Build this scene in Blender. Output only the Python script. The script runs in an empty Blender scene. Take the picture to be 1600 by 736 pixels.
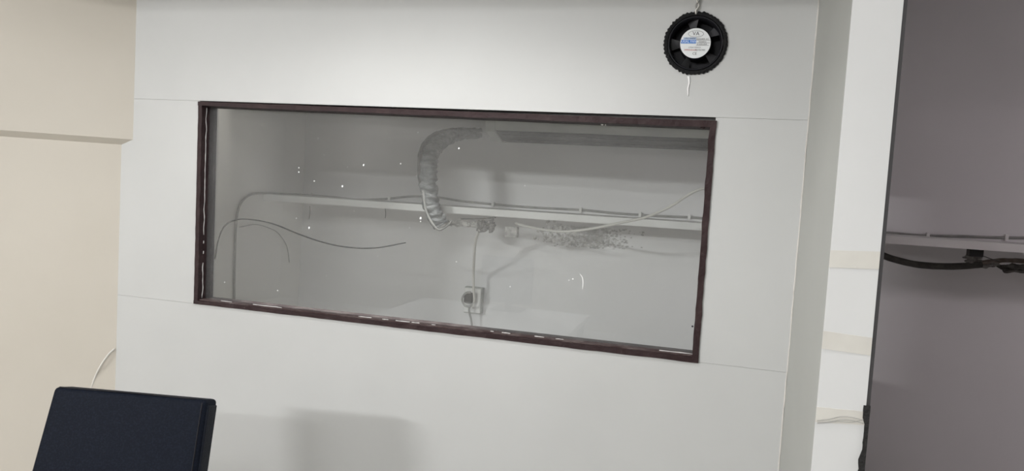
import bpy, bmesh, math, random
from mathutils import Vector, Matrix, noise
random.seed(7)
S = bpy.context.scene
COL = S.collection

# ------------------------------------------------------------------ camera
YAW, PITCH, ROLL, FPX = math.radians(15.094), math.radians(3.697), math.radians(3.449), 1150.0
CAM = Vector((0.0, -2.1, 1.55))
fw = Vector((-math.sin(YAW) * math.cos(PITCH), math.cos(YAW) * math.cos(PITCH), -math.sin(PITCH)))
rt0 = Vector((math.cos(YAW), math.sin(YAW), 0))
up0 = rt0.cross(fw)
rt = math.cos(ROLL) * rt0 + math.sin(ROLL) * up0
up = -math.sin(ROLL) * rt0 + math.cos(ROLL) * up0
cd = bpy.data.cameras.new('camera'); cam = bpy.data.objects.new('camera', cd); COL.objects.link(cam)
cd.sensor_width = 36; cd.lens = FPX * 36 / 1600; cd.clip_start = 0.02
m = Matrix((rt, up, -fw)).transposed().to_4x4(); m.translation = CAM
cam.matrix_world = m
S.camera = cam

# ------------------------------------------------------------------ world, exposure, lights
S.view_settings.view_transform = 'Standard'; S.view_settings.look = 'None'
S.view_settings.gamma = 1.0; S.view_settings.use_curve_mapping = False
S.view_settings.exposure = 0.0
W = bpy.data.worlds.new('world'); S.world = W; W.use_nodes = True
W.node_tree.nodes['Background'].inputs[0].default_value = (0.9, 0.95, 1.0, 1)
W.node_tree.nodes['Background'].inputs[1].default_value = 0.05

def spot(name, loc, power, half, blend, size, col=(1, .99, .975), aim=(0, 0, -1)):
    l = bpy.data.lights.new(name, 'SPOT'); l.energy = power; l.spot_size = 2 * math.radians(half)
    l.spot_blend = blend; l.shadow_soft_size = size; l.color = col
    o = bpy.data.objects.new(name, l); COL.objects.link(o); o.location = loc
    o.rotation_euler = Vector(aim).to_track_quat('-Z', 'Y').to_euler(); return o
def area(name, loc, power, sx, sy, col=(1, 1, 1), aim=(0, 0, -1)):
    l = bpy.data.lights.new(name, 'AREA'); l.energy = power; l.shape = 'RECTANGLE'; l.size = sx; l.size_y = sy; l.color = col
    o = bpy.data.objects.new(name, l); COL.objects.link(o); o.location = loc
    o.rotation_euler = Vector(aim).to_track_quat('-Z', 'Y').to_euler(); return o

CEIL = 2.5
# downlights recessed in the near room's ceiling, one panel light further back
spot('downlight_lamp', (-0.8, -0.8, CEIL - .03), 42, 67, .55, .08)
area('batten_lamp', (-1.9, -2.2, 2.34), 2, .5, .25, aim=(.25, 1, -.8))
area('batten_lamp', (-0.6, -2.3, 2.34), 13, .5, .25, aim=(-1.0, 1, -.6))
area('batten_lamp', (-1.2, -4.2, 2.45), 29, 1.4, .06, aim=(.0, 1, -.6))
area('wall_lamp', (-4.3, -5.4, 2.44), 132, .9, .1, aim=(3.0, 5.4, -.8))
area('ceiling_panel_lamp', (1.9, -0.9, CEIL - .03), 24, .4, .4)
spot('far_fill_lamp', (-1.1, 0.32, CEIL - .03), 120, 22, .3, .04)  # unseen fill added to brighten the far space by bounce off its floor

# ------------------------------------------------------------------ picture point -> point on a real plane
def ray(x, y): return fw * FPX + rt * (x - 800) - up * (y - 368)
def P(x, y, Y): d = ray(x, y); return CAM + d * ((Y - CAM.y) / d.y)
def PX(x, y, X): d = ray(x, y); return CAM + d * ((X - CAM.x) / d.x)
def PZ(x, y, Z): d = ray(x, y); return CAM + d * ((Z - CAM.z) / d.z)

# ------------------------------------------------------------------ materials
def mat(name, col, rough=.6, col2=None, scale=8, bump=0, bscale=60, spec=.5, metal=0, lo=.4, hi=.65, stretch=None):
    M = bpy.data.materials.new(name); M.use_nodes = True
    nt = M.node_tree; N = nt.nodes; L = nt.links; b = N['Principled BSDF']
    b.inputs['Base Color'].default_value = (*col, 1); b.inputs['Roughness'].default_value = rough
    b.inputs['Specular IOR Level'].default_value = spec; b.inputs['Metallic'].default_value = metal
    tc = N.new('ShaderNodeTexCoord'); src = tc.outputs['Object']
    if stretch:
        mp = N.new('ShaderNodeMapping'); mp.inputs['Scale'].default_value = stretch
        L.new(src, mp.inputs['Vector']); src = mp.outputs['Vector']
    if col2:
        n = N.new('ShaderNodeTexNoise'); n.inputs['Scale'].default_value = scale; n.inputs['Detail'].default_value = 6
        r = N.new('ShaderNodeValToRGB'); r.color_ramp.elements[0].position = lo; r.color_ramp.elements[1].position = hi
        r.color_ramp.elements[0].color = (*col, 1); r.color_ramp.elements[1].color = (*col2, 1)
        L.new(src, n.inputs['Vector']); L.new(n.outputs['Fac'], r.inputs['Fac']); L.new(r.outputs['Color'], b.inputs['Base Color'])
    if bump:
        n2 = N.new('ShaderNodeTexNoise'); n2.inputs['Scale'].default_value = bscale; n2.inputs['Detail'].default_value = 4
        bp = N.new('ShaderNodeBump'); bp.inputs['Strength'].default_value = bump; bp.inputs['Distance'].default_value = .01
        L.new(src, n2.inputs['Vector']); L.new(n2.outputs['Fac'], bp.inputs['Height']); L.new(bp.outputs['Normal'], b.inputs['Normal'])
    return M

m_wall = mat('white_painted_board', (.515, .52, .515), .5, (.49, .495, .49), 2.2, .02, 20)
m_cream = mat('cream_painted_plaster', (.59, .55, .485), .55, (.565, .525, .46), 2, .03, 15)
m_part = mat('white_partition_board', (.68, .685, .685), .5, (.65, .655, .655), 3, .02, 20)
m_side = mat('partition_side_shaded', (.40, .405, .385), .5, (.38, .385, .365), 3, .02, 20)  # shade of the side face put into a darker colour than the cap
m_far = mat('dusty_grey_plaster', (.83, .82, .825), .8, (.79, .78, .785), 1.6, .05, 30)
m_farside = mat('dusty_side_plaster', (.86, .845, .82), .8, (.82, .805, .78), 1.6, .05, 30)
m_shelf = mat('pale_ledge_paint', (.86, .855, .84), .7, (.80, .79, .77), 5, .05, 30)
m_ceil = mat('ceiling_paint', (.78, .78, .77), .8)
m_floor = mat('floor_vinyl', (.66, .65, .62), .4, (.60, .59, .56), 4)
m_frame = mat('dark_maroon_wood', (.022, .009, .010), .6, (.05, .028, .028), 18, .5, 45, lo=.5, hi=.85, spec=.3)
m_frametop = mat('dusty_maroon_wood', (.05, .026, .026), .6, (.17, .135, .13), 22, .4, 50, lo=.42, hi=.78, spec=.3)
m_seal = mat('white_sealant', (.62, .61, .60), .6)
m_speck = mat('white_paint_speck', (.9, .9, .9), .5)
m_black = mat('black_plastic', (.008, .008, .011), .55, bump=.1, spec=.25)
m_blade = mat('charcoal_fan_blade', (.075, .075, .08), .5)
m_foam = mat('black_foam_gasket', (.006, .006, .007), .95, bump=.6, bscale=200)
m_label = mat('fan_label_paper', (.72, .74, .75), .35)
m_blue = mat('label_blue', (.03, .17, .55), .4)
m_lblue = mat('label_pale_blue', (.30, .40, .58), .4)
m_ink = mat('label_ink', (.06, .06, .07), .5)
m_red = mat('label_red', (.45, .06, .05), .5)
m_white = mat('white_text', (.7, .8, .95), .5)
m_leather = mat('navy_black_leatherette', (.005, .007, .013), .6, (.009, .012, .021), 200, .12, 260, lo=.45, hi=.7, spec=.08)
m_leather2 = mat('scuffed_leatherette', (.006, .008, .014), .5, (.08, .085, .10), 24, .12, 200, lo=.68, hi=.8, spec=.15)
m_chrome = mat('chrome', (.7, .7, .7), .2, metal=1)
m_wire = mat('white_cable_sheath', (.66, .64, .60), .5)
m_gcable = mat('dusty_grey_cable', (.34, .335, .32), .7, (.24, .24, .23), 30)
m_dcable = mat('black_cable', (.012, .012, .014), .5)
m_foil = mat('dusty_grey_pipe_wrap', (.20, .21, .21), .65, (.05, .055, .06), 22, .9, 38, lo=.35, hi=.7, stretch=(1, 1, 2.4))
m_foam2 = mat('dark_pipe_foam', (.03, .028, .026), .8, (.075, .07, .065), 40, .4, 90)
m_ac = mat('ac_white_plastic', (.52, .525, .49), .5, (.44, .445, .42), 6)
m_grille = mat('dusty_black_louvre', (.006, .007, .008), .7, (.035, .037, .04), 60, .5, 120, lo=.4, hi=.8)
m_box = mat('grey_socket_plastic', (.48, .49, .46), .5, (.38, .39, .37), 20)
m_dirt = mat('cobwebbed_plaster', (.30, .29, .28), .9, (.16, .15, .145), 40, .8, 80)
m_grime = mat('grey_grime', (.60, .59, .58), .9, (.42, .41, .40), 50)
m_pale = mat('pale_plaster_crumb', (.60, .58, .56), .9, (.36, .35, .34), 60, .6, 120)
m_tape = mat('beige_masking_tape', (.66, .645, .60), .45, (.61, .59, .55), 10)
m_strand = mat('tape_strand', (.42, .41, .39), .5)
m_trim = mat('charcoal_trim', (.045, .043, .045), .6)
m_black2 = mat('black_tarry_edge', (.012, .011, .011), .8, bump=.7, bscale=120)
m_brown = mat('rusty_brown_pipe', (.12, .085, .065), .7, (.22, .19, .17), 30, .4, 80)
m_bead = mat('corner_caulk', (.60, .58, .55), .6, (.50, .48, .45), 30, lo=.5, hi=.75)
m_desk = mat('white_desk_laminate', (.80, .80, .80), .4)

# dusty glass: clear pane with a thin film of dust that catches the room's light
m_glass = bpy.data.materials.new('dusty_glass'); m_glass.use_nodes = True
nt = m_glass.node_tree; N = nt.nodes; L = nt.links; N.clear()
out = N.new('ShaderNodeOutputMaterial'); tr = N.new('ShaderNodeBsdfTransparent'); gl = N.new('ShaderNodeBsdfGlossy')
gl.inputs['Roughness'].default_value = .01; tr.inputs[0].default_value = (.97, .98, .975, 1)
fr = N.new('ShaderNodeFresnel'); fr.inputs[0].default_value = 1.5
mx = N.new('ShaderNodeMixShader'); L.new(fr.outputs[0], mx.inputs[0]); L.new(tr.outputs[0], mx.inputs[1]); L.new(gl.outputs[0], mx.inputs[2])
df = N.new('ShaderNodeBsdfDiffuse'); df.inputs[0].default_value = (.78, .78, .78, 1)
mx2 = N.new('ShaderNodeMixShader'); tc = N.new('ShaderNodeTexCoord'); nz = N.new('ShaderNodeTexNoise'); nz.inputs['Scale'].default_value = 3; nz.inputs['Detail'].default_value = 8
mr = N.new('ShaderNodeMapRange'); mr.inputs['From Min'].default_value = .3; mr.inputs['From Max'].default_value = .75
mr.inputs['To Min'].default_value = .045; mr.inputs['To Max'].default_value = .08
L.new(tc.outputs['Object'], nz.inputs['Vector']); L.new(nz.outputs['Fac'], mr.inputs['Value']); L.new(mr.outputs[0], mx2.inputs[0])
L.new(mx.outputs[0], mx2.inputs[1]); L.new(df.outputs[0], mx2.inputs[2]); L.new(mx2.outputs[0], out.inputs['Surface'])

# ------------------------------------------------------------------ helpers
def obj(name, bm, m, parent=None, smooth=False):
    me = bpy.data.meshes.new(name); bm.normal_update(); bm.to_mesh(me); bm.free()
    if smooth:
        for p in me.polygons: p.use_smooth = True
    me.materials.append(m)
    o = bpy.data.objects.new(name, me); COL.objects.link(o)
    if parent:
        o.parent = parent; o.matrix_parent_inverse = parent_inv(parent)
    return o
def parent_inv(p): return Matrix.LocRotScale(p.location, p.rotation_euler, p.scale).inverted()
def empty(name, loc, label=None, cat=None, group=None, kind=None):
    o = bpy.data.objects.new(name, None); COL.objects.link(o); o.location = loc; o.empty_display_size = .05
    return tag(o, label, cat, group, kind)
def tag(o, label=None, cat=None, group=None, kind=None):
    if label: o['label'] = label
    if cat: o['category'] = cat
    if group: o['group'] = group
    if kind: o['kind'] = kind
    return o
def hexa(bm, c):      # c: 8 corners, bottom loop 0-3, top loop 4-7
    v = [bm.verts.new(p) for p in c]
    for f in ((3, 2, 1, 0), (4, 5, 6, 7), (0, 1, 5, 4), (1, 2, 6, 5), (2, 3, 7, 6), (3, 0, 4, 7)): bm.faces.new([v[i] for i in f])
    return v
def box(bm, a, b):
    x0, y0, z0 = a; x1, y1, z1 = b
    return hexa(bm, [(x0, y0, z0), (x1, y0, z0), (x1, y1, z0), (x0, y1, z0), (x0, y0, z1), (x1, y0, z1), (x1, y1, z1), (x0, y1, z1)])
def mbox(name, a, b, m, parent=None, bev=0):
    bm = bmesh.new(); box(bm, a, b)
    if bev: bmesh.ops.bevel(bm, geom=bm.edges[:], offset=bev, segments=3, affect='EDGES', profile=.5)
    return obj(name, bm, m, parent)
def spline(pts, n=8):
    pts = [Vector(p) for p in pts]; q = [2 * pts[0] - pts[1]] + pts + [2 * pts[-1] - pts[-2]]; out = []
    for i in range(1, len(q) - 2):
        for k in range(n):
            t = k / n; a, b, c, d = q[i - 1], q[i], q[i + 1], q[i + 2]
            out.append(.5 * ((2 * b) + (c - a) * t + (2 * a - 5 * b + 4 * c - d) * t * t + (3 * b - a - 3 * c + d) * t ** 3))
    out.append(pts[-1]); return out
def tube(bm, pts, r, seg=10, rj=0, flat=1.0):
    rad = r if callable(r) else (lambda t: r)
    rings = []; n = len(pts); ref = None
    for i, p in enumerate(pts):
        t = (pts[min(i + 1, n - 1)] - pts[max(i - 1, 0)]).normalized()
        if ref is None: ref = Vector((0, 1, 0)) if abs(t.y) < .9 else Vector((1, 0, 0))
        a = (ref - t * ref.dot(t)).normalized(); ref = a; b = t.cross(a)
        R = rad(i / (n - 1)); ring = []
        for k in range(seg):
            w = 2 * math.pi * k / seg
            rr = R * (1 + rj * (noise.noise(p * 60 + Vector((math.cos(w), math.sin(w), 0)) * 1.3)))
            ring.append(bm.verts.new(p + a * math.cos(w) * rr * flat + b * math.sin(w) * rr))
        rings.append(ring)
    for i in range(n - 1):
        for k in range(seg): bm.faces.new((rings[i][k], rings[i][(k + 1) % seg], rings[i + 1][(k + 1) % seg], rings[i + 1][k]))
    bm.faces.new(rings[0][::-1]); bm.faces.new(rings[-1])
def mtube(name, pts, r, m, parent=None, n=8, seg=10, rj=0, flat=1.0):
    bm = bmesh.new(); tube(bm, spline(pts, n), r, seg, rj, flat); return obj(name, bm, m, parent, True)
def prism(bm, pts, d):           # polygon pts (world) extruded by vector d
    d = Vector(d); a = [bm.verts.new(p) for p in pts]; b = [bm.verts.new(Vector(p) + d) for p in pts]
    bm.faces.new(a[::-1]); bm.faces.new(b)
    for i in range(len(a)): j = (i + 1) % len(a); bm.faces.new((a[i], a[j], b[j], b[i]))
ICO = {}
def lump(bm, c, r, sub=2, amp=.5, freq=40, sq=(1, 1, 1)):
    if sub not in ICO:
        t = bmesh.new(); bmesh.ops.create_icosphere(t, subdivisions=sub, radius=1)
        ICO[sub] = ([v.co.normalized() for v in t.verts], [[v.index for v in f.verts] for f in t.faces]); t.free()
    c = Vector(c); vs = []
    for n in ICO[sub][0]:
        k = 1 + amp * noise.noise(n * 2.2 + c * freq)
        vs.append(bm.verts.new((c.x + n.x * r * k * sq[0], c.y + n.y * r * k * sq[1], c.z + n.z * r * k * sq[2])))
    for f in ICO[sub][1]: bm.faces.new([vs[i] for i in f])

# ================================================================== STRUCTURE
XR = .228                      # inner face of the partition
XL = -1.925                    # corner of the front wall and the cream wall
FAR = 1.10                     # face of the far wall
WT = .08                       # front wall thickness
XS = -1.93                     # side wall of the space behind the glass
RX0, RX1, RY0 = -5.2, 3.2, -6.0

mbox('floor', (RX0 - .1, RY0 - .1, -.1), (RX1 + .1, FAR + .2, 0), m_floor)['kind'] = 'structure'
mbox('ceiling', (RX0 - .1, RY0 - .1, CEIL), (RX1 + .1, FAR + .2, CEIL + .1), m_ceil)['kind'] = 'structure'
mbox('shading_beam', (-4.6, -1.30, 2.19), (RX1, -1.10, CEIL), m_ceil)['kind'] = 'structure'  # unseen, added to shade the top of the front wall
mbox('wall_back', (RX0 - .1, RY0 - .1, 0), (RX1 + .1, RY0, CEIL), m_cream)['kind'] = 'structure'
mbox('wall_right', (RX1, RY0, 0), (RX1 + .1, FAR, CEIL), m_wall)['kind'] = 'structure'
mbox('wall_left', (RX0 - .1, RY0, 0), (RX0, -1.35, CEIL), m_cream)['kind'] = 'structure'

# front wall: four boards around the window
wq = dict(TL=P(311, 159, 0), TR=P(1120, 189, 0), BR=P(1091, 567, 0), BL=P(304, 474, 0))
zt, zb = 1.7755, 1.0965
wall = empty('wall_front', (XL, 0, 0), kind='structure')
G = .0003
LX = -2.02
def panel(pts, circ=None):
    bm = bmesh.new(); vs = [bm.verts.new((x, 0, z)) for x, z in pts]
    es = [bm.edges.new((vs[i], vs[(i + 1) % len(vs)])) for i in range(len(vs))]
    if circ:
        cx, cz, r = circ; cv = [bm.verts.new((cx + r * math.cos(a), 0, cz + r * math.sin(a))) for a in [2 * math.pi * k / 48 for k in range(48)]]
        es += [bm.edges.new((cv[i], cv[(i + 1) % 48])) for i in range(48)]
    bmesh.ops.triangle_fill(bm, use_beauty=True, edges=es)
    for f in bm.faces:
        if f.normal.y > 0: f.normal_flip()
    g = bmesh.ops.extrude_face_region(bm, geom=bm.faces[:])
    bmesh.ops.translate(bm, verts=[e for e in g['geom'] if isinstance(e, bmesh.types.BMVert)], vec=(0, WT, 0))
    bmesh.ops.recalc_face_normals(bm, faces=bm.faces[:])
    return obj('wall_panel', bm, m_wall, wall)
fc = P(1086.5, 68, 0); FR = (P(1137, 70, 0) - P(1036, 66, 0)).length / 2
panel([(LX, zt + G), (XR, zt + G), (XR, CEIL), (LX, CEIL)], (fc.x, fc.z, FR * .9))
e = .003
panel([(LX, zb + G), (wq['BL'].x + e, zb + G), (wq['TL'].x + e, zt - G), (LX, zt - G)])
panel([(wq['BR'].x - e, zb + G), (XR, zb + G), (XR, zt - G), (wq['TR'].x - e, zt - G)])
panel([(LX, 0), (XR, 0), (XR, zb - G), (LX, zb - G)])

# cream wall on the left, almost in line with the front wall; its upper part stands proud of the lower one
th = math.radians(52); du = Vector((-math.sin(th), -math.cos(th), 0)); nn = Vector((math.cos(th), -math.sin(th), 0))
zl = (P(207, 217, 0).z + P(206, 219, 0).z) / 2
def slab(name, p, z0, z1, length, back, m):
    bm = bmesh.new(); q = p + du * length; b = -nn * back
    # the back corner is cut along the front wall plane
    prism(bm, [Vector((p.x, p.y, z0)), Vector((q.x, q.y, z0)), Vector((q.x, q.y, z0)) + b, Vector((p.x, p.y, z0)) + b + Vector((-.05, 0, 0))], (0, 0, z1 - z0))
    bmesh.ops.recalc_face_normals(bm, faces=bm.faces[:])
    o = obj(name, bm, m); o['kind'] = 'structure'; return o
slab('wall_left', Vector((-1.928, 0, 0)), zl, CEIL, 3.6, .20, m_cream)
slab('wall_left', Vector((-1.975, 0, 0)), 0, zl, 3.6, .17, m_cream)

# sloped wedge added under the proud upper part to form its shadow band
bm = bmesh.new(); ua, la = Vector((-1.928, 0, zl)), Vector((-1.975, 0, zl)); u0 = ua + Vector((.0, .0, 0)); 
v = [bm.verts.new(q) for q in (ua, la + Vector((-.01, .004, 0)), la + Vector((-.001, 0, -.020)))] + [bm.verts.new(q + du * 3.6) for q in (ua, la + Vector((-.01, .004, 0)), la + Vector((-.001, 0, -.020)))]
for f in ((0, 1, 2), (5, 4, 3), (0, 3, 4, 1), (1, 4, 5, 2), (2, 5, 3, 0)): bm.faces.new([v[i] for i in f])
bmesh.ops.recalc_face_normals(bm, faces=bm.faces[:]); o = obj('shadow_wedge', bm, m_cream); o['kind'] = 'structure'

# partition wing and its front edge
YF = -.55; XE = P(1377, 368, YF).x; XT = P(1383.5, 368, YF).x
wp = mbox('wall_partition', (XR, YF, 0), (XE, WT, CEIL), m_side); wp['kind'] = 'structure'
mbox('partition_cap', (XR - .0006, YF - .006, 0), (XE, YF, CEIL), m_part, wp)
t1 = mbox('trim_1', (XE, YF - .004, 0), (XT, YF + .05, CEIL), m_trim); t1['kind'] = 'structure'
# tarry black lower end of the trim
bm = bmesh.new(); z = P(1350, 632, YF).z; rows = []
while z > .02:
    j = random.uniform(0, .0035); rows.append((XE - .0045 - j * .2 if z > P(1350, 655, YF).z else XE + .001 - random.uniform(0, .003) - (.004 if z < P(1350, 700, YF).z else 0), z)); z -= random.uniform(.006, .018)
for i in range(len(rows) - 1):
    (xa, za), (xb, zb2) = rows[i], rows[i + 1]
    hexa(bm, [(xb, YF - .0085, zb2), (XT + .0002, YF - .0085, zb2), (XT + .0002, YF - .002, zb2), (xb, YF - .002, zb2), (xa, YF - .0085, za), (XT + .0002, YF - .0085, za), (XT + .0002, YF - .002, za), (xa, YF - .002, za)])
obj('tar_edge', bm, m_black2, t1)

# tinted glass beside the partition
tint = bpy.data.materials.new('tinted_glass'); tint.use_nodes = True
nt = tint.node_tree; N = nt.nodes; L = nt.links; N.clear()
out = N.new('ShaderNodeOutputMaterial'); tr = N.new('ShaderNodeBsdfTransparent'); gl = N.new('ShaderNodeBsdfGlossy'); fr = N.new('ShaderNodeFresnel'); mx = N.new('ShaderNodeMixShader')
fr.inputs[0].default_value = 1.3; gl.inputs['Roughness'].default_value = .01; tr.inputs[0].default_value = (.82, .80, .81, 1)
L.new(fr.outputs[0], mx.inputs[0]); L.new(tr.outputs[0], mx.inputs[1]); L.new(gl.outputs[0], mx.inputs[2]); L.new(mx.outputs[0], out.inputs['Surface'])
w2 = empty('window_2', (1.2, YF + .03, 0), 'tall tinted glass panel right of the white partition edge', kind='structure')
mbox('glass_pane', (XT, YF + .02, 0), (2.1, YF + .028, CEIL), tint, w2)

# caulk in the corner of front wall and partition
bm = bmesh.new(); pts = []; z = 0.02
while z < CEIL - .01:
    pts.append(Vector((XR - .0012 + random.uniform(-.0008, .0006), -.0012 + random.uniform(-.0008, .0006), z))); z += .025
tube(bm, pts, lambda t: .0016 + .0012 * random.random(), 6)
t2 = obj('trim_2', bm, m_bead, smooth=True); t2['kind'] = 'structure'

# space behind the glass
mbox('wall_far', (XS - .1, FAR, 0), (RX1, FAR + .1, CEIL), m_far)['kind'] = 'structure'
mbox('wall_side', (XS - .06, WT, 0), (XS, FAR, CEIL), m_farside)['kind'] = 'structure'

# ledge running along the far wall
YE = FAR - .33
zl0 = P(800, 335.5, YE).z; zl1 = P(1380, 379, YE).z
lb = (zl0 + zl1) / 2
ztop = P(900, 328, FAR).z
def ledge_z(X): a = P(560, 323, YE); b = P(1380, 379, YE); t = (X - a.x) / (b.x - a.x); return a.z + (b.z - a.z) * t
bm = bmesh.new(); a, b = XS + .001, RX1 - .001; za, zb3 = ledge_z(a), ledge_z(b); th_ = .028; dn = .003
zb3 = ledge_z(1.5) if zb3 > 0 else zb3
hexa(bm, [(a, YE, za), (b, YE, zb3), (b, FAR, zb3 - dn), (a, FAR, za - dn), (a, YE, za + th_), (b, YE, zb3 + th_), (b, FAR, zb3 + th_ - dn), (a, FAR, za + th_ - dn)])
o = obj('trim_3', bm, m_shelf); o['kind'] = 'structure'

# ================================================================== WINDOW
win = empty('window_1', (-.84, 0, 1.1), kind='structure')
tag(win, 'wide fixed window with a dark maroon wooden frame and dusty glass')
def bar(name, p0, p1, inward, w, m, y0=-.006, y1=.075, jo=.0013, ji=.0018, n=70, w1=None):
    bm = bmesh.new(); rings = []; inward = Vector(inward); ax = (p1 - p0).normalized()
    for i in range(n + 1):
        t = i / n; c = p0.lerp(p1, t); ww = w + ((w1 if w1 is not None else w) - w) * t
        o1 = noise.noise(Vector((t * 22, 3.1, w * 99))) * jo + random.uniform(-.0003, .0003)
        i1 = noise.noise(Vector((t * 18, 9.7, w * 77))) * ji
        a = c + inward * o1; b = c + inward * (ww + i1); b2 = c + inward * ww
        rings.append([bm.verts.new((q.x, y, q.z)) for q, y in ((a, y0), (b, y0), (b2, y0 + .006), (b2, y1), (a, y1))])
    for i in range(n):
        for k in range(5): bm.faces.new((rings[i][k], rings[i][(k + 1) % 5], rings[i + 1][(k + 1) % 5], rings[i + 1][k]))
    bm.faces.new(rings[0]); bm.faces.new(rings[-1][::-1]); bmesh.ops.recalc_face_normals(bm, faces=bm.faces[:])
    return obj(name, bm, m, win)
TL, TR, BR, BL = wq['TL'], wq['TR'], wq['BR'], wq['BL']
bar('frame_rail', TL, TR, (0, 0, -1), .013, m_frame, w1=.019)
bar('frame_rail', BL, BR, (0, 0, 1), .012, m_frame, w1=.016)
fb = bar('sill_bead', BL + Vector((.014, 0, .0115)), BR + Vector((-.016, 0, .0158)), (0, 0, 1), .003, m_frametop, y0=.003, y1=.075, jo=0, ji=.0008)
bar('frame_stile', BL + Vector((.0006, 0, .001)), TL + Vector((.0006, 0, -.001)), (1, 0, 0), .015, m_frame, n=40, y0=-.005, y1=.074)
bar('frame_stile', BR + Vector((-.0006, 0, .001)), TR + Vector((-.0006, 0, -.001)), (-1, 0, 0), .017, m_frame, n=40, jo=.002, ji=.003, y0=-.005, y1=.074)
GY = .034
bm = bmesh.new(); prism(bm, [(BL.x + .008, GY, BL.z + .008), (BR.x - .008, GY, BR.z + .008), (TR.x - .008, GY, TR.z - .008), (TL.x + .008, GY, TL.z - .008)], (0, .004, 0))
bmesh.ops.recalc_face_normals(bm, faces=bm.faces[:]); obj('glass_pane', bm, m_glass, win)
# sealant: wavy white run on the left stile, dabs along the sill
bm = bmesh.new()
def xs_left(z): t = (z - BL.z) / (TL.z - BL.z); return BL.x + (TL.x - BL.x) * t + .015
for z0, z1 in ((1.755, 1.33), (1.31, 1.30), (1.275, 1.265), (1.235, 1.115)):
    n = max(3, int((z0 - z1) / .012)); pts = []
    for i in range(n + 1):
        z = z0 + (z1 - z0) * i / n; pts.append(Vector((xs_left(z) + .0005, GY - .016 + noise.noise(Vector((z * 30, 0, 0))) * .004, z)))
    tube(bm, pts, lambda t: .0010 + .0011 * random.random(), 6)
def dab(x0, x1, y0, y1):
    pts = []
    for i in range(6):
        t = i / 5; X = P(x0 + (x1 - x0) * t, y0 + (y1 - y0) * t, .015)
        u = (X.x - BL.x) / (BR.x - BL.x); zz = BL.z + (BR.z - BL.z) * u + .0148 + .0043 * u
        pts.append(Vector((X.x, .017 + random.uniform(-.001, .001), zz + .0002)))
    tube(bm, pts, lambda t: .0009 + .0014 * random.random(), 6)
for a in ((345, 362, 467, 469), (395, 440, 474, 480), (560, 580, 492, 494), (597, 607, 497, 498), (618, 640, 500, 503), (643, 655, 504, 505), (674, 680, 507, 508), (766, 771, 517, 518), (784, 797, 520, 522), (835, 850, 527, 529), (868, 880, 531, 533), (1030, 1085, 549, 556)): dab(a[0], a[1], a[2], a[3])
s = obj('sealant', bm, m_seal, win, True); tag(s, 'broken white sealant along the glass edge', kind='stuff')
bm = bmesh.new()
for x, y, r in ((497, 216, 1), (543, 261, .8), (568, 258, 1.6), (535, 291, 1.8), (491, 283, 1.1), (467, 262, 1.1), (467, 269, 1.2), (506, 242, .8), (483, 356, 2.0), (463, 341, .8), (657, 341, 2.0), (657, 346, 1), (653, 207, .8), (717, 232, 1.5), (626, 256, 1), (651, 275, .8), (820, 290, .9), (941, 194, 2.4), (946, 195, 1.2), (351, 441, 1.1), (434, 454, 1), (510, 431, .8), (553, 330, .9), (713, 409, 1), (797, 448, 1.1), (895, 436, 1.3), (889, 438, .9), (640, 356, .8), (590, 400, .7), (520, 216, .7)):
    p = P(x, y, GY - .0006); lump(bm, p, .0019 * r, 1, .5, 300, (1, .3, 1.2))
pts = [P(x, y, GY - .001) for x, y in ((906, 428), (910, 434), (911, 443), (910, 452))]
tube(bm, spline(pts, 4), lambda t: .0013 * (1.2 - abs(t - .5)), 5, flat=.4)
s = obj('paint_specks', bm, m_speck, win); tag(s, 'white paint specks scattered over the glass', kind='stuff')
bm = bmesh.new(); lump(bm, P(1082, 510, GY - .001), .0028, 2, .3, 50, (1, .4, 1)); obj('dark_spot', bm, m_trim, win)
bm = bmesh.new()
for x, y, r in ((1099, 200, .005), (1095, 199, .004), (1103, 197, .004), (1060, 194, .004), (1068, 195, .004)): lump(bm, P(x, y, 0) + Vector((0, .002, 0)), r, 1, .6, 90, (1, 1, .7))
obj('frame_blob', bm, m_frame, win)

# ================================================================== EXHAUST FAN
fan = empty('exhaust_fan', (fc.x, 0, fc.z), 'round black exhaust fan with a silver label set in the white wall', 'fan')
def ringmesh(bm, prof, seg=64, jit=None):   # prof: list of (r, y)
    rs = []
    for r, y in prof:
        rs.append([bm.verts.new((fc.x + (r + (jit(k, r) if jit else 0)) * math.cos(2 * math.pi * k / seg), y, fc.z + (r + (jit(k, r) if jit else 0)) * math.sin(2 * math.pi * k / seg))) for k in range(seg)])
    for i in range(len(rs) - 1):
        for k in range(seg): bm.faces.new((rs[i][k], rs[i][(k + 1) % seg], rs[i + 1][(k + 1) % seg], rs[i + 1][k]))
    return rs
def jag(k, r): return (.0045 * abs(noise.noise(Vector((k * .55, 1.7, 0)))) + (.0022 if k % 2 else 0) - .002) if r > FR * .93 else 0
bm = bmesh.new(); rs = ringmesh(bm, [(FR * .86, .004), (FR * .87, -.006), (FR * .93, -.008), (FR * .985, -.005), (FR * .985, -.0005), (FR * .86, .004)], 96, jag)
bmesh.ops.recalc_face_normals(bm, faces=bm.faces[:]); obj('foam_gasket', bm, m_foam, fan)
bm = bmesh.new(); ringmesh(bm, [(FR * .855, .06), (FR * .855, -.004), (FR * .83, -.007), (FR * .80, -.004), (FR * .77, .012), (FR * .77, .055), (FR * .855, .06)])
bmesh.ops.recalc_face_normals(bm, faces=bm.faces[:]); obj('fan_housing', bm, m_black, fan, True)
bm = bmesh.new(); ringmesh(bm, [(.001, .050), (FR * .78, .050), (FR * .78, .056), (.001, .056)]); obj('rear_guard', bm, m_black, fan)
HR = (P(1111, 68, 0) - P(1063.5, 67, 0)).length / 2
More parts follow.
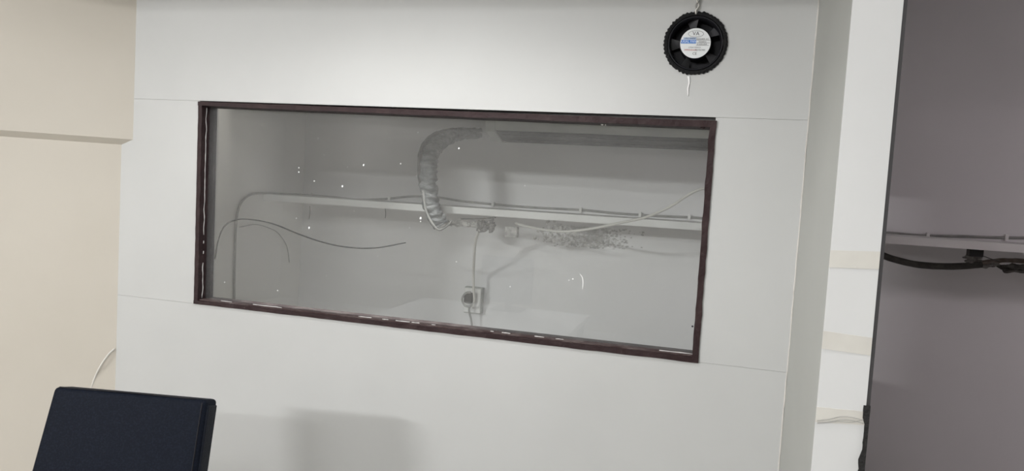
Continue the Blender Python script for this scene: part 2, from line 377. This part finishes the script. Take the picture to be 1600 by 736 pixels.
bm = bmesh.new(); ringmesh(bm, [(.0005, -.003), (HR * 1.02, -.003), (HR * 1.05, -.001), (HR * 1.06, .045), (.0005, .045)]); bmesh.ops.recalc_face_normals(bm, faces=bm.faces[:]); hub = obj('hub', bm, m_black, fan)
bm = bmesh.new()
ringmesh(bm, [(.0003, -.0042), (HR, -.0042), (HR, -.003)]); bmesh.ops.recalc_face_normals(bm, faces=bm.faces[:]); tag(obj('label_plate', bm, m_label, hub), 'round silver label with a blue bar and small print')
for ang, w in ((100, 13), (35, 13), (-38, 13), (-112, 10), (180, 13)):     # five swept blades
    bm = bmesh.new(); g = []
    for i in range(5):
        r = HR * 1.04 + (FR * .79 - HR * 1.04) * i / 4
        for k in range(5):
            a = math.radians(ang + (k / 4 - .5) * 2 * w * (.75 + .25 * i / 4)); y = .004 + .022 * (k / 4) + .006 * (i / 4)
            g.append((r * math.cos(a) + fc.x, y, r * math.sin(a) + fc.z))
    vs = [bm.verts.new(p) for p in g]; vb = [bm.verts.new((p[0], p[1] + .002, p[2])) for p in g]
    for i in range(4):
        for k in range(4):
            q = [i * 5 + k, i * 5 + k + 1, (i + 1) * 5 + k + 1, (i + 1) * 5 + k]
            bm.faces.new([vs[j] for j in q]); bm.faces.new([vb[j] for j in q][::-1])
    bmesh.ops.recalc_face_normals(bm, faces=bm.faces[:])
    obj('blade', bm, m_blade, fan, True)
# print on the label
DG = bpy.context.evaluated_depsgraph_get
def text(s, size, cx, cz, m, name='label_print', y=-.0047, sx=1):
    c = bpy.data.curves.new(name, 'FONT'); c.body = s; c.size = size; c.align_x = 'CENTER'; c.align_y = 'CENTER'; c.resolution_u = 2
    o = bpy.data.objects.new(name, c); COL.objects.link(o); bpy.context.view_layer.update()
    me = bpy.data.meshes.new_from_object(o.evaluated_get(DG())); bpy.data.objects.remove(o)
    for v in me.vertices: x, yy = v.co.x * sx, v.co.y; v.co = (fc.x + cx + x, y, fc.z + cz + yy)
    me.materials.clear(); me.materials.append(m); q = bpy.data.objects.new(name, me); COL.objects.link(q)
    q.parent = hub; return q
def lbox(x0, z0, x1, z1, m, name='label_print', y=-.0046):
    bm = bmesh.new(); box(bm, (fc.x + x0, y, fc.z + z0), (fc.x + x1, y + .0004, fc.z + z1)); return obj(name, bm, m, hub)
H = HR
lbox(-.95 * H, -.02 * H, .04 * H, .22 * H, m_blue); lbox(-.80 * H, .25 * H, .04 * H, .38 * H, m_lblue)
text('AXIAL FAN', .24 * H, -.46 * H, .10 * H, m_white, y=-.0050, sx=.9)
text('AC FAN', .15 * H, -.36 * H, .315 * H, m_ink, y=-.0050, sx=1.2)
text('220/240V AC', .15 * H, .46 * H, .28 * H, m_ink); text('50/60Hz', .15 * H, .46 * H, .10 * H, m_ink); text('0.22/0.20A', .15 * H, .44 * H, -.07 * H, m_ink)
for zz in (.195, .015, -.15): lbox(.06 * H, zz * H, (.96 if zz > 0 else .9) * H, (zz + .02) * H, m_ink)
text('172X150X51', .14 * H, -.02 * H, -.29 * H, m_ink, sx=1.1); text('IMPEDANCE', .15 * H, -.28 * H, -.46 * H, m_red); text('PROTECTED', .15 * H, .34 * H, -.46 * H, m_ink, sx=.8)
text('CE', .24 * H, 0, -.70 * H, m_ink); text('VA', .36 * H, .0, .63 * H, m_ink)
bm = bmesh.new(); tube(bm, [Vector((fc.x + .5 * H * math.cos(a), -.0044, fc.z + .62 * H + .21 * H * math.sin(a))) for a in [2 * math.pi * k / 32 for k in range(33)]], .0004, 4); obj('label_print', bm, m_ink, hub)

# wires that run down the wall to the fan, and a white drip under it
wz = P(1088, 20, -.008)
bw = empty('fan_wire', (wz.x, -.008, wz.z), 'twisted grey wires coming down to the top of the round fan', 'wire')
for dx in (-.004, .004):
    pts = [Vector((P(1088 + (20 - y) * .17, y, 0).x + dx * (.4 if y > 15 else 1) * math.cos(y * .35), -.009 + .002 * math.sin(y * .35 + dx * 400), P(1090, y, 0).z)) for y in (23, 18, 10, 2, -6, -20, -60, -140, -198)]
    obj_ = mtube('strand', pts, .0021, m_wire if dx < 0 else m_gcable, bw, 6, 8)
pts = [P(1076, 119, -.002), P(1077, 128, -.002), P(1075, 138, -.002), P(1075, 150, -.002)]
tag(mtube('paint_drip', pts, lambda t: .0034 * (1 - .6 * t), m_speck, None, 4, 6, .5, .5), 'short white drip on the wall under the round fan', 'drip')

# ================================================================== CHAIR (front left)
ZT = .975
a = PZ(84, 604, ZT); b = PZ(324, 625, ZT)
ux = (b - a); wid = ux.length; ux.normalize(); nf = ux.cross(Vector((0, 0, 1))).normalized()   # towards the viewer
tilt = math.radians(14); dv = (Vector((0, 0, -1)) * math.cos(tilt) + nf * math.sin(tilt)).normalized(); nw = ux.cross(dv); nw = nw if nw.dot(nf) > 0 else -nw
chair = empty('office_chair', (a.x + ux.x * wid / 2 + nf.x * .2, a.y + ux.y * wid / 2 + nf.y * .2, 0), 'navy black leatherette chair with a padded square back in the lower left corner', 'chair')
ctr = (a + b) / 2
def cpt(u, v, w): return ctr + ux * u + dv * v + nw * w
TH = .068
def pad(name, u0t, u1t, u0b, u1b, v0, v1, w0, w1, m, bev, par, bulge=0, nu=14, nv=14):
    bm = bmesh.new()
    hexa(bm, [cpt(u0b, v1, w0), cpt(u1b, v1, w0), cpt(u1b, v1, w1), cpt(u0b, v1, w1), cpt(u0t, v0, w0), cpt(u1t, v0, w0), cpt(u1t, v0, w1), cpt(u0t, v0, w1)])
    bmesh.ops.recalc_face_normals(bm, faces=bm.faces[:])
    bmesh.ops.bevel(bm, geom=bm.edges[:], offset=bev, segments=4, affect='EDGES', profile=.6)
    return obj(name, bm, m, par, True)
hw = wid / 2
FL = .040 # extra width at the lower left
back = pad('backrest', -hw, hw - .004, -hw - FL * 1.2, hw - .0, 0, .50, -TH, 0, m_leather, .014, chair)
pad('side_panel', hw - .008, hw + .0006, hw - .006, hw + .003, .015, .49, -TH + .010, -.012, m_leather2, .0035, chair)
sm = mtube('seam', [cpt(hw - .012, .008, .0005), cpt(hw - .012, .1, .001), cpt(hw - .011, .3, .001), cpt(hw - .010, .48, .001)], .0016, m_black, back, 4, 6)
sm = mtube('piping', [cpt(-hw + .012, .001, -.006), cpt(0, -.0008, -.006), cpt(hw - .035, .001, -.006)], .0022, m_black, back, 4, 6)
z0 = .44; fb_ = Vector((nf.x, nf.y, 0))
def fl(u, d, z): q = ctr + ux * u; return Vector((q.x, q.y, 0)) + fb_ * d + Vector((0, 0, z))
bm = bmesh.new(); hexa(bm, [fl(-hw, .13, .42), fl(hw, .13, .42), fl(hw, .55, .42), fl(-hw, .55, .42), fl(-hw, .13, .50), fl(hw, .13, .50), fl(hw, .55, .50), fl(-hw, .55, .50)])
bmesh.ops.recalc_face_normals(bm, faces=bm.faces[:]); bmesh.ops.bevel(bm, geom=bm.edges[:], offset=.02, segments=3, affect='EDGES'); obj('seat', bm, m_leather, chair, True)
for sx in (-1, 1):
    for d in (.02, .52): mtube('leg', [fl(sx * (hw - .02), d, .012), fl(sx * (hw - .03), .1 if d < .1 else .5, .43)], .012, m_chrome, chair, 4, 10)
    mtube('arm', [fl(sx * (hw + .01), .52, .44), fl(sx * (hw + .035), .5, .62), fl(sx * (hw + .035), .3, .64), fl(sx * (hw + .02), .10, .60)], .013, m_black, chair, 6, 10)

# thin cable coming out of the corner above the chair
p0 = P(179, 545, -.004)
pts = [p0, P(170, 553, -.02), P(158, 570, -.035), P(148, 590, -.04), P(141, 615, -.045), P(136, 660, -.05)]
tag(mtube('thin_cable', pts, .0030, m_wire, None, 8, 8), 'thin white cable curling out of the wall corner above the chair', 'cable')

# ================================================================== THINGS ON THE FAR WALL
# split air conditioner, only its lower edge shows under the window head
zf = P(800, 204, FAR - .20).z; zbk = P(800, 222, FAR - .02).z; zmid = P(800, 221, FAR - .07).z
xa0 = P(764, 200, FAR - .15).x; xa1 = xa0 + 1.02
ac = empty('air_conditioner', ((xa0 + xa1) / 2, FAR, zbk), 'dusty white split air conditioner high on the far wall, behind the glass', 'air conditioner')
def acprof(x0, x1, prof, name, m, bev=0):
    bm = bmesh.new(); prism(bm, [(x0, y, z) for y, z in prof], (x1 - x0, 0, 0)); bmesh.ops.recalc_face_normals(bm, faces=bm.faces[:]); return obj(name, bm, m, ac)
acprof(xa0 + .04, xa1 - .04, [(FAR - .001, zf + .27), (FAR - .001, zf), (FAR - .19, zf), (FAR - .20, zf + .05), (FAR - .19, zf + .25), (FAR - .16, zf + .27)], 'front_panel', m_ac)
acprof(xa0 + .04, xa1 - .04, [(FAR - .001, zf - .0005), (FAR - .001, zbk), (FAR - .06, zmid), (FAR - .185, zf - .0005)], 'air_outlet', m_grille)
for i in range(2): acprof(xa0 + .06, xa1 - .06, [(FAR - .15 + .05 * i, zf - .012 - .018 * i), (FAR - .15 + .05 * i, zf - .016 - .018 * i), (FAR - .12 + .05 * i, zf - .022 - .018 * i), (FAR - .12 + .05 * i, zf - .018 - .018 * i)], 'louvre', m_grille)
for x0, x1 in ((xa0, xa0 + .04), (xa1 - .04, xa1)): acprof(x0, x1, [(FAR - .001, zf + .272), (FAR - .001, zbk - .004), (FAR - .07, zmid - .006), (FAR - .195, zf - .006), (FAR - .204, zf + .05), (FAR - .195, zf + .252), (FAR - .16, zf + .272)], 'end_cap', m_ac)

# wrapped pipe bundle from the air conditioner
YH = YE - .055
hp = [(752, 208, FAR - .06), (725, 209, FAR - .10), (700, 215, FAR - .2), (680, 229, FAR - .32), (671, 250, YH + .01), (669, 280, YH), (672, 310, YH), (678, 332, YH), (690, 352, YH + .01)]
pb = empty('pipe_bundle', P(690, 352, YH), 'grey tape-wrapped pipe bundle bending down from the air conditioner', 'pipe')
mtube('wrapped_pipe', [P(*h) for h in hp], lambda t: .022 + .012 * min(1, t * 2.2), m_foil, pb, 14, 20, .35)
mtube('dark_foam_pipe', [P(x - dx, y - dy, Y - .012) for (x, y, Y), (dx, dy) in zip(hp[:7], ((0, 1), (4, 6), (9, 8), (13, 7), (14, 2), (12, 0), (8, 0)))], lambda t: .006 + .008 * math.sin(t * 3.1), m_foam2, pb, 10, 10, .3)
mtube('drain_hose', [P(661, 298, YH - .03), P(663, 315, YH - .035), P(667, 333, YH - .035), P(676, 350, YH - .03), P(686, 359, YH - .02), P(698, 353, YH), P(706, 345, YH + .02)], .005, m_gcable, pb, 8, 8, .2)

# grey cable clipped to the far wall above the ledge, turning down the side wall
cp = [(478, 305), (520, 308), (560, 312), (600, 311), (640, 307), (680, 308), (720, 314), (770, 319), (830, 324), (908, 328), (960, 333), (1020, 337), (1100, 341), (1200, 350), (1300, 358), (1380, 363), (1440, 368), (1500, 369), (1560, 371), (1620, 372), (1700, 376)]
side = [(366, 478), (366, 440), (367, 400), (368, 360), (371, 332), (378, 315), (390, 305), (405, 302), (440, 303)]
pts = [PX(x, y, XS + .007) for x, y in side] + [PX(468, 304, XS + .01)] + [P(x, y, FAR - .007) for x, y in cp[1:]]
bm = bmesh.new(); tube(bm, spline(pts, 6), .0048, 8)
tag(obj('wall_cable', bm, m_gcable, None, True), 'long grey cable clipped along the far wall above the pale ledge', 'cable')
for x, y, lab in ((485, 305, 'leftmost cable clip, above the string near the side wall'), (608, 310, 'cable clip left of the wrapped pipe bundle'), (770, 319, 'cable clip just right of the wrapped pipe, above the taped joint'), (907, 328, 'cable clip above the dirty plaster clump'), (1000, 335, 'cable clip where the white cable crosses the ledge'), (1077, 339, 'last cable clip before the right edge of the glass'), (1450, 368, 'cable clip above the sagging black conduit'), (1573, 371, 'cable clip above the rusty brown pipe at far right')):
    c = P(x, y, FAR - .012)
    o = mbox('cable_clip', (c.x - .006, FAR - .016, c.z - .012), (c.x + .006, FAR, c.z + .011), m_shelf, bev=.002)
    tag(o, 'small pale ' + lab, 'clip', 'cable clips on the far wall')

# dark loose cable end hanging behind the left part of the glass
pts = [PX(336, 405, XS + .006), PX(341, 375, XS + .02), PX(352, 352, XS + .05), P(372, 343, .55), P(400, 344, .50), P(430, 351, .46), P(470, 367, .42), P(510, 380, .40), P(550, 387, .40), P(590, 387, .40), P(634, 379, .41)]
tag(mtube('black_cable', pts, .0028, m_dcable, None, 8, 8), 'thin black cable arching behind the left half of the glass', 'cable')
pts = [PX(374, 355, XS + .005), PX(400, 351, XS + .012), PX(424, 358, XS + .012), PX(436, 366, XS + .01), PX(448, 385, XS + .006), PX(452, 410, XS + .004)]
tag(mtube('thin_cable', pts, .0018, m_gcable, None, 8, 6), 'faint thin grey wire looping on the side wall behind the glass', 'cable')
for o, (x0, y0, x1, y1) in ((0, (484, 322, 483, 343)), (1, (602, 326, 602, 341))):
    a_, b_ = P(x0, y0, YE - .002), P(x1, y1, YE - .002)
    bm = bmesh.new(); tube(bm, spline([a_, (a_ + b_) / 2 + Vector((.002, 0, 0)), b_], 3), .0015, 6)
    tag(obj('hanging_string', bm, m_foam2, None, True), ('short dark string hanging from the ledge near the side wall', 'short dark string hanging from the ledge left of the pipe bundle')[o], 'string')

# white cable sweeping up to the right
pts = [P(806, 349, .80), P(820, 353, .72), P(850, 359, .62), P(880, 362, .56), P(920, 358, .52), P(965, 349, .5), P(1010, 339, .5), P(1045, 324, .5), P(1070, 308, .5), P(1090, 297, .5), P(1110, 294, .5), P(1150, 296, .45), PX(1230, 310, XR - .02)]
tag(mtube('white_cable', pts, .0048, m_wire, None, 8, 10), 'white cable sagging then rising to the right edge of the glass', 'cable')

# crumbling plaster and torn tape under the ledge
def crumbs(name, label, spots, m, cat='plaster'):
    bm = bmesh.new()
    for x, y, Y, r, q in spots: lump(bm, P(x, y, Y), r, 2 if len(spots) < 100 else 1, .9 if len(spots) < 100 else .45, 37, q)
    return tag(obj(name, bm, m), label, cat)
sp = []
for i in range(26):
    t = i / 25; sp.append((704 + 62 * t + random.uniform(-3, 3), 348 + 4 * t + random.uniform(-3, 4), YE + .02 + random.uniform(0, .03), random.uniform(.006, .013), (1.8, .5, .7)))
crumbs('plaster_strip', 'ragged pale strip of plaster under the ledge right of the pipe bundle', sp, m_pale)
mtube('s', [P(720, 342, YE + .01), P(745, 342, YE + .005), P(775, 340, YE + .005)], .0022, m_foam2)
bpy.data.objects['s'].name = 'dark_wire'; tag(bpy.data.objects['dark_wire'], 'short dark wire tucked under the ledge above the plaster strip', 'wire')
sp = [(758 + random.uniform(-10, 14), 352 + random.uniform(-9, 9), YE - .02 + random.uniform(-.01, .02), random.uniform(.005, .012), (1, .6, 1)) for _ in range(22)]
crumbs('taped_joint', 'lumpy dirty taped joint at the top of the hanging cord', sp, m_dirt, 'joint')
c = P(799.5, 362.5, YE + .0); k = .0025
o = mbox('junction_box', (c.x - .026, YE - .012, c.z - .022), (c.x + .026, YE + .018, c.z + .022), m_pale, bev=.004); tag(o, 'small square white box hanging just under the middle of the ledge', 'box')
sp = []
for i in range(110):
    x = random.gauss(872, 16); y = 366 + random.gauss(0, 10); sp.append((x, max(346, min(392, y)), FAR - .20 + random.uniform(-.01, .02), random.uniform(.0025, .0075), (1.2, .5, 1)))
tag(crumbs('cobweb_clump', 'dirty clump of cobweb and plaster bits below the white cable', sp, m_pale, 'cobweb'), kind='stuff')
sp = []
for i in range(700):
    x = random.gauss(922, 27); y = 351 + (x - 850) * .06 + random.random() ** 1.3 * 32
    sp.append((x, y, FAR - .001, random.uniform(.0015, .0048), (1.6, .35, .9)))
tag(crumbs('cobweb_clump', 'grimy cobwebbed patch on the far wall right of the plaster clump', sp, m_grime, 'cobweb'), kind='stuff')

# socket, plug and its cord
c0, c1 = P(727, 487, FAR), P(757, 449, FAR)
sb = empty('socket_box', ((c0.x + c1.x) / 2, FAR, c0.z), 'square grey wall socket box low behind the glass', 'socket')
mbox('back_box', (c0.x, FAR - .030, c0.z), (c1.x, FAR, c1.z), m_box, sb, .004)
mbox('face_plate', (c0.x + .004, FAR - .038, c0.z + .005), (c1.x - .004, FAR - .030, c1.z - .005), m_shelf, sb, .003)
pc = P(733, 466, FAR - .06)
pl = empty('plug', pc, 'dark plug with a loop of cord pushed into the grey wall socket', 'plug')
mbox('plug_body', (pc.x - .022, FAR - .075, pc.z - .022), (pc.x + .018, FAR - .0385, pc.z + .024), m_foam2, pl, .008)
mtube('cord_loop', [P(736, 457, FAR - .08), P(728, 458, FAR - .08), P(722, 467, FAR - .08), P(726, 477, FAR - .08), P(735, 479, FAR - .08), P(741, 472, FAR - .08)], .005, m_gcable, pl, 8, 8)
mtube('cord_loop', [P(734, 478, FAR - .075), P(733, 486, FAR - .07), P(736, 500, FAR - .06), P(738, 518, FAR - .055), P(739, 560, FAR - .055)], .005, m_gcable, pl, 8, 8)
pts = [P(754, 352, YE - .02), P(748, 362, YE), P(743, 378, YE + .06), P(741, 400, YE + .12), P(740, 425, FAR - .10), P(740, 450, FAR - .085), P(741, 470, FAR - .08), P(737, 480, FAR - .078)]
tag(mtube('pendant_wire', pts, .0055, m_wire, None, 8, 8), 'pale cord hanging from the ledge down to the wall socket', 'cord')

# right of the partition: conduit, switch, pipe
pts = [P(1340, 382, .92), P(1382, 400, .92), P(1400, 406, .92), P(1430, 413, .92), P(1465, 416, .92), P(1500, 416, .92), P(1534, 413, .92)]
tag(mtube('black_conduit', pts, .0125, m_foam2, None, 8, 14, .05), 'thick sagging black conduit right of the partition edge', 'conduit')
pts = [P(1524, 412, .93), P(1545, 409, .93), P(1570, 407, .93), P(1600, 408, .93), P(1660, 411, .93), P(1760, 416, .93)]
tag(mtube('brown_pipe', pts, .0085, m_brown, None, 6, 10, .3), 'thin rusty brown pipe at the right edge, beyond the black conduit', 'pipe')
c0, c1 = P(1512, 400, YE + .05), P(1535, 387, YE + .05)
o = mbox('black_box', (c0.x, YE + .03, c0.z), (c1.x, YE + .07, ledge_z(c1.x) - .001), m_black, bev=.002); tag(o, 'small square black box under the ledge above the conduit end', 'box')
sp = [(1512 + random.uniform(0, 22), 402 + random.uniform(0, 7), .90 + random.uniform(0, .03), random.uniform(.004, .010), (1.5, .6, .7)) for _ in range(16)] + [(1538 + random.uniform(0, 22), 413 + random.uniform(-2, 5), .93, random.uniform(.004, .009), (1.6, .6, .7)) for _ in range(12)]
crumbs('plaster_crumbs', 'pale plaster crumbs around the end of the black conduit', sp, m_dirt)
sp = [(1567 + random.uniform(0, 60), 415 + random.uniform(0, 9), .89 + random.uniform(-.02, .015), random.uniform(.004, .012), (1.6, .8, .7)) for _ in range(60)]
tag(crumbs('cobweb_clump', 'dark cobweb clump hanging under the brown pipe at the right edge', sp, m_foam2, 'cobweb'), kind='stuff')
pts = [P(1536, 400, .84), P(1550, 405, .85), P(1562, 408, .92)]
tag(mtube('thin_wire', pts, .0016, m_dcable, None, 5, 6), 'thin dark wire from the small black box to the brown pipe', 'wire')

# ================================================================== TAPE ON THE PARTITION EDGE
YT = YF - .0068
def tape(q, label, wr=0):
    bm = bmesh.new(); n = 12; f = []
    for i in range(n + 1):
        t = i / n; xx = XR - .0012 + (XE - XR + .001) * t
        za = P(q[0], q[1], YT).z * (1 - t) + P(q[2], q[3], YT).z * t; zb_ = P(q[0], q[5], YT).z * (1 - t) + P(q[2], q[4], YT).z * t
        w = wr * noise.noise(Vector((t * 6, 2, 0)))
        f.append([bm.verts.new(v) for v in ((xx, YT - .0003, za + w), (xx, YT - .0003, zb_ + w), (xx, YF - .0060, zb_ + w), (xx, YF - .0060, za + w))])
    for i in range(n):
        for k in range(4): bm.faces.new((f[i][k], f[i][(k + 1) % 4], f[i + 1][(k + 1) % 4], f[i + 1][k]))
    bm.faces.new(f[0]); bm.faces.new(f[-1][::-1]); bmesh.ops.recalc_face_normals(bm, faces=bm.faces[:])
    o = obj('tape_strip', bm, m_tape); return tag(o, label, 'tape', 'tape strips round the white partition edge')
tape((1298, 391, 1374, 393, 421, 418), 'topmost of three beige tape strips on the white partition edge')
tape((1288, 517, 1363, 528, 556, 545), 'middle beige tape strip on the white partition edge, slanting down right')
t3 = tape((1278, 636, 1350, 643, 664, 660), 'lowest tape strip on the white partition edge, wrinkled with loose strands', .001)
for ys in ((657, 655, 651, 652, 657), (660, 659, 656, 657, 662), (661, 660, 659, 660, 655)):
    mtube('strand', [P(1277 + 18 * i, y, YT - .0012) for i, y in enumerate(ys)], .0008, m_strand, t3, 5, 5)

# ================================================================== LIGHT FITTINGS AND THE DESK (behind the camera; seen mirrored in the glass)
bm = bmesh.new(); seg = 32; rs = []; x, y = -.8, -.8
for r, z in ((.10, CEIL - .001), (.10, CEIL - .010), (.12, CEIL - .010), (.125, CEIL - .001)):
    rs.append([bm.verts.new((x + r * math.cos(2 * math.pi * k / seg), y + r * math.sin(2 * math.pi * k / seg), z)) for k in range(seg)])
for j in range(3):
    for k in range(seg): bm.faces.new((rs[j][k], rs[j][(k + 1) % seg], rs[j + 1][(k + 1) % seg], rs[j + 1][k]))
tag(obj('downlight', bm, m_speck), 'white ring of the ceiling downlight just above the window wall, out of frame', 'light')
desk = empty('desk', (-1.31, -2.14, 0), 'white-topped desk seen only as a pale reflection low in the glass', 'desk')
mbox('desktop', (-1.90, -2.60, .72), (-.725, -1.80, .75), m_desk, desk, .004)
for x in (-1.86, -.79):
    for y in (-2.56, -1.88): mbox('leg', (x, y, 0), (x + .04, y + .04, .72), m_trim, desk)
mon = empty('monitor', (-1.24, -2.45, .75), 'dark grey monitor on the desk, seen only as a dim reflection', 'monitor')
mbox('base', (-1.34, -2.53, .7505), (-1.14, -2.37, .762), m_trim, mon, .003)
mbox('stand', (-1.26, -2.47, .762), (-1.22, -2.44, .92), m_trim, mon)
mbox('screen', (-1.43, -2.44, .80), (-1.08, -2.41, 1.10), m_trim, mon, .004)
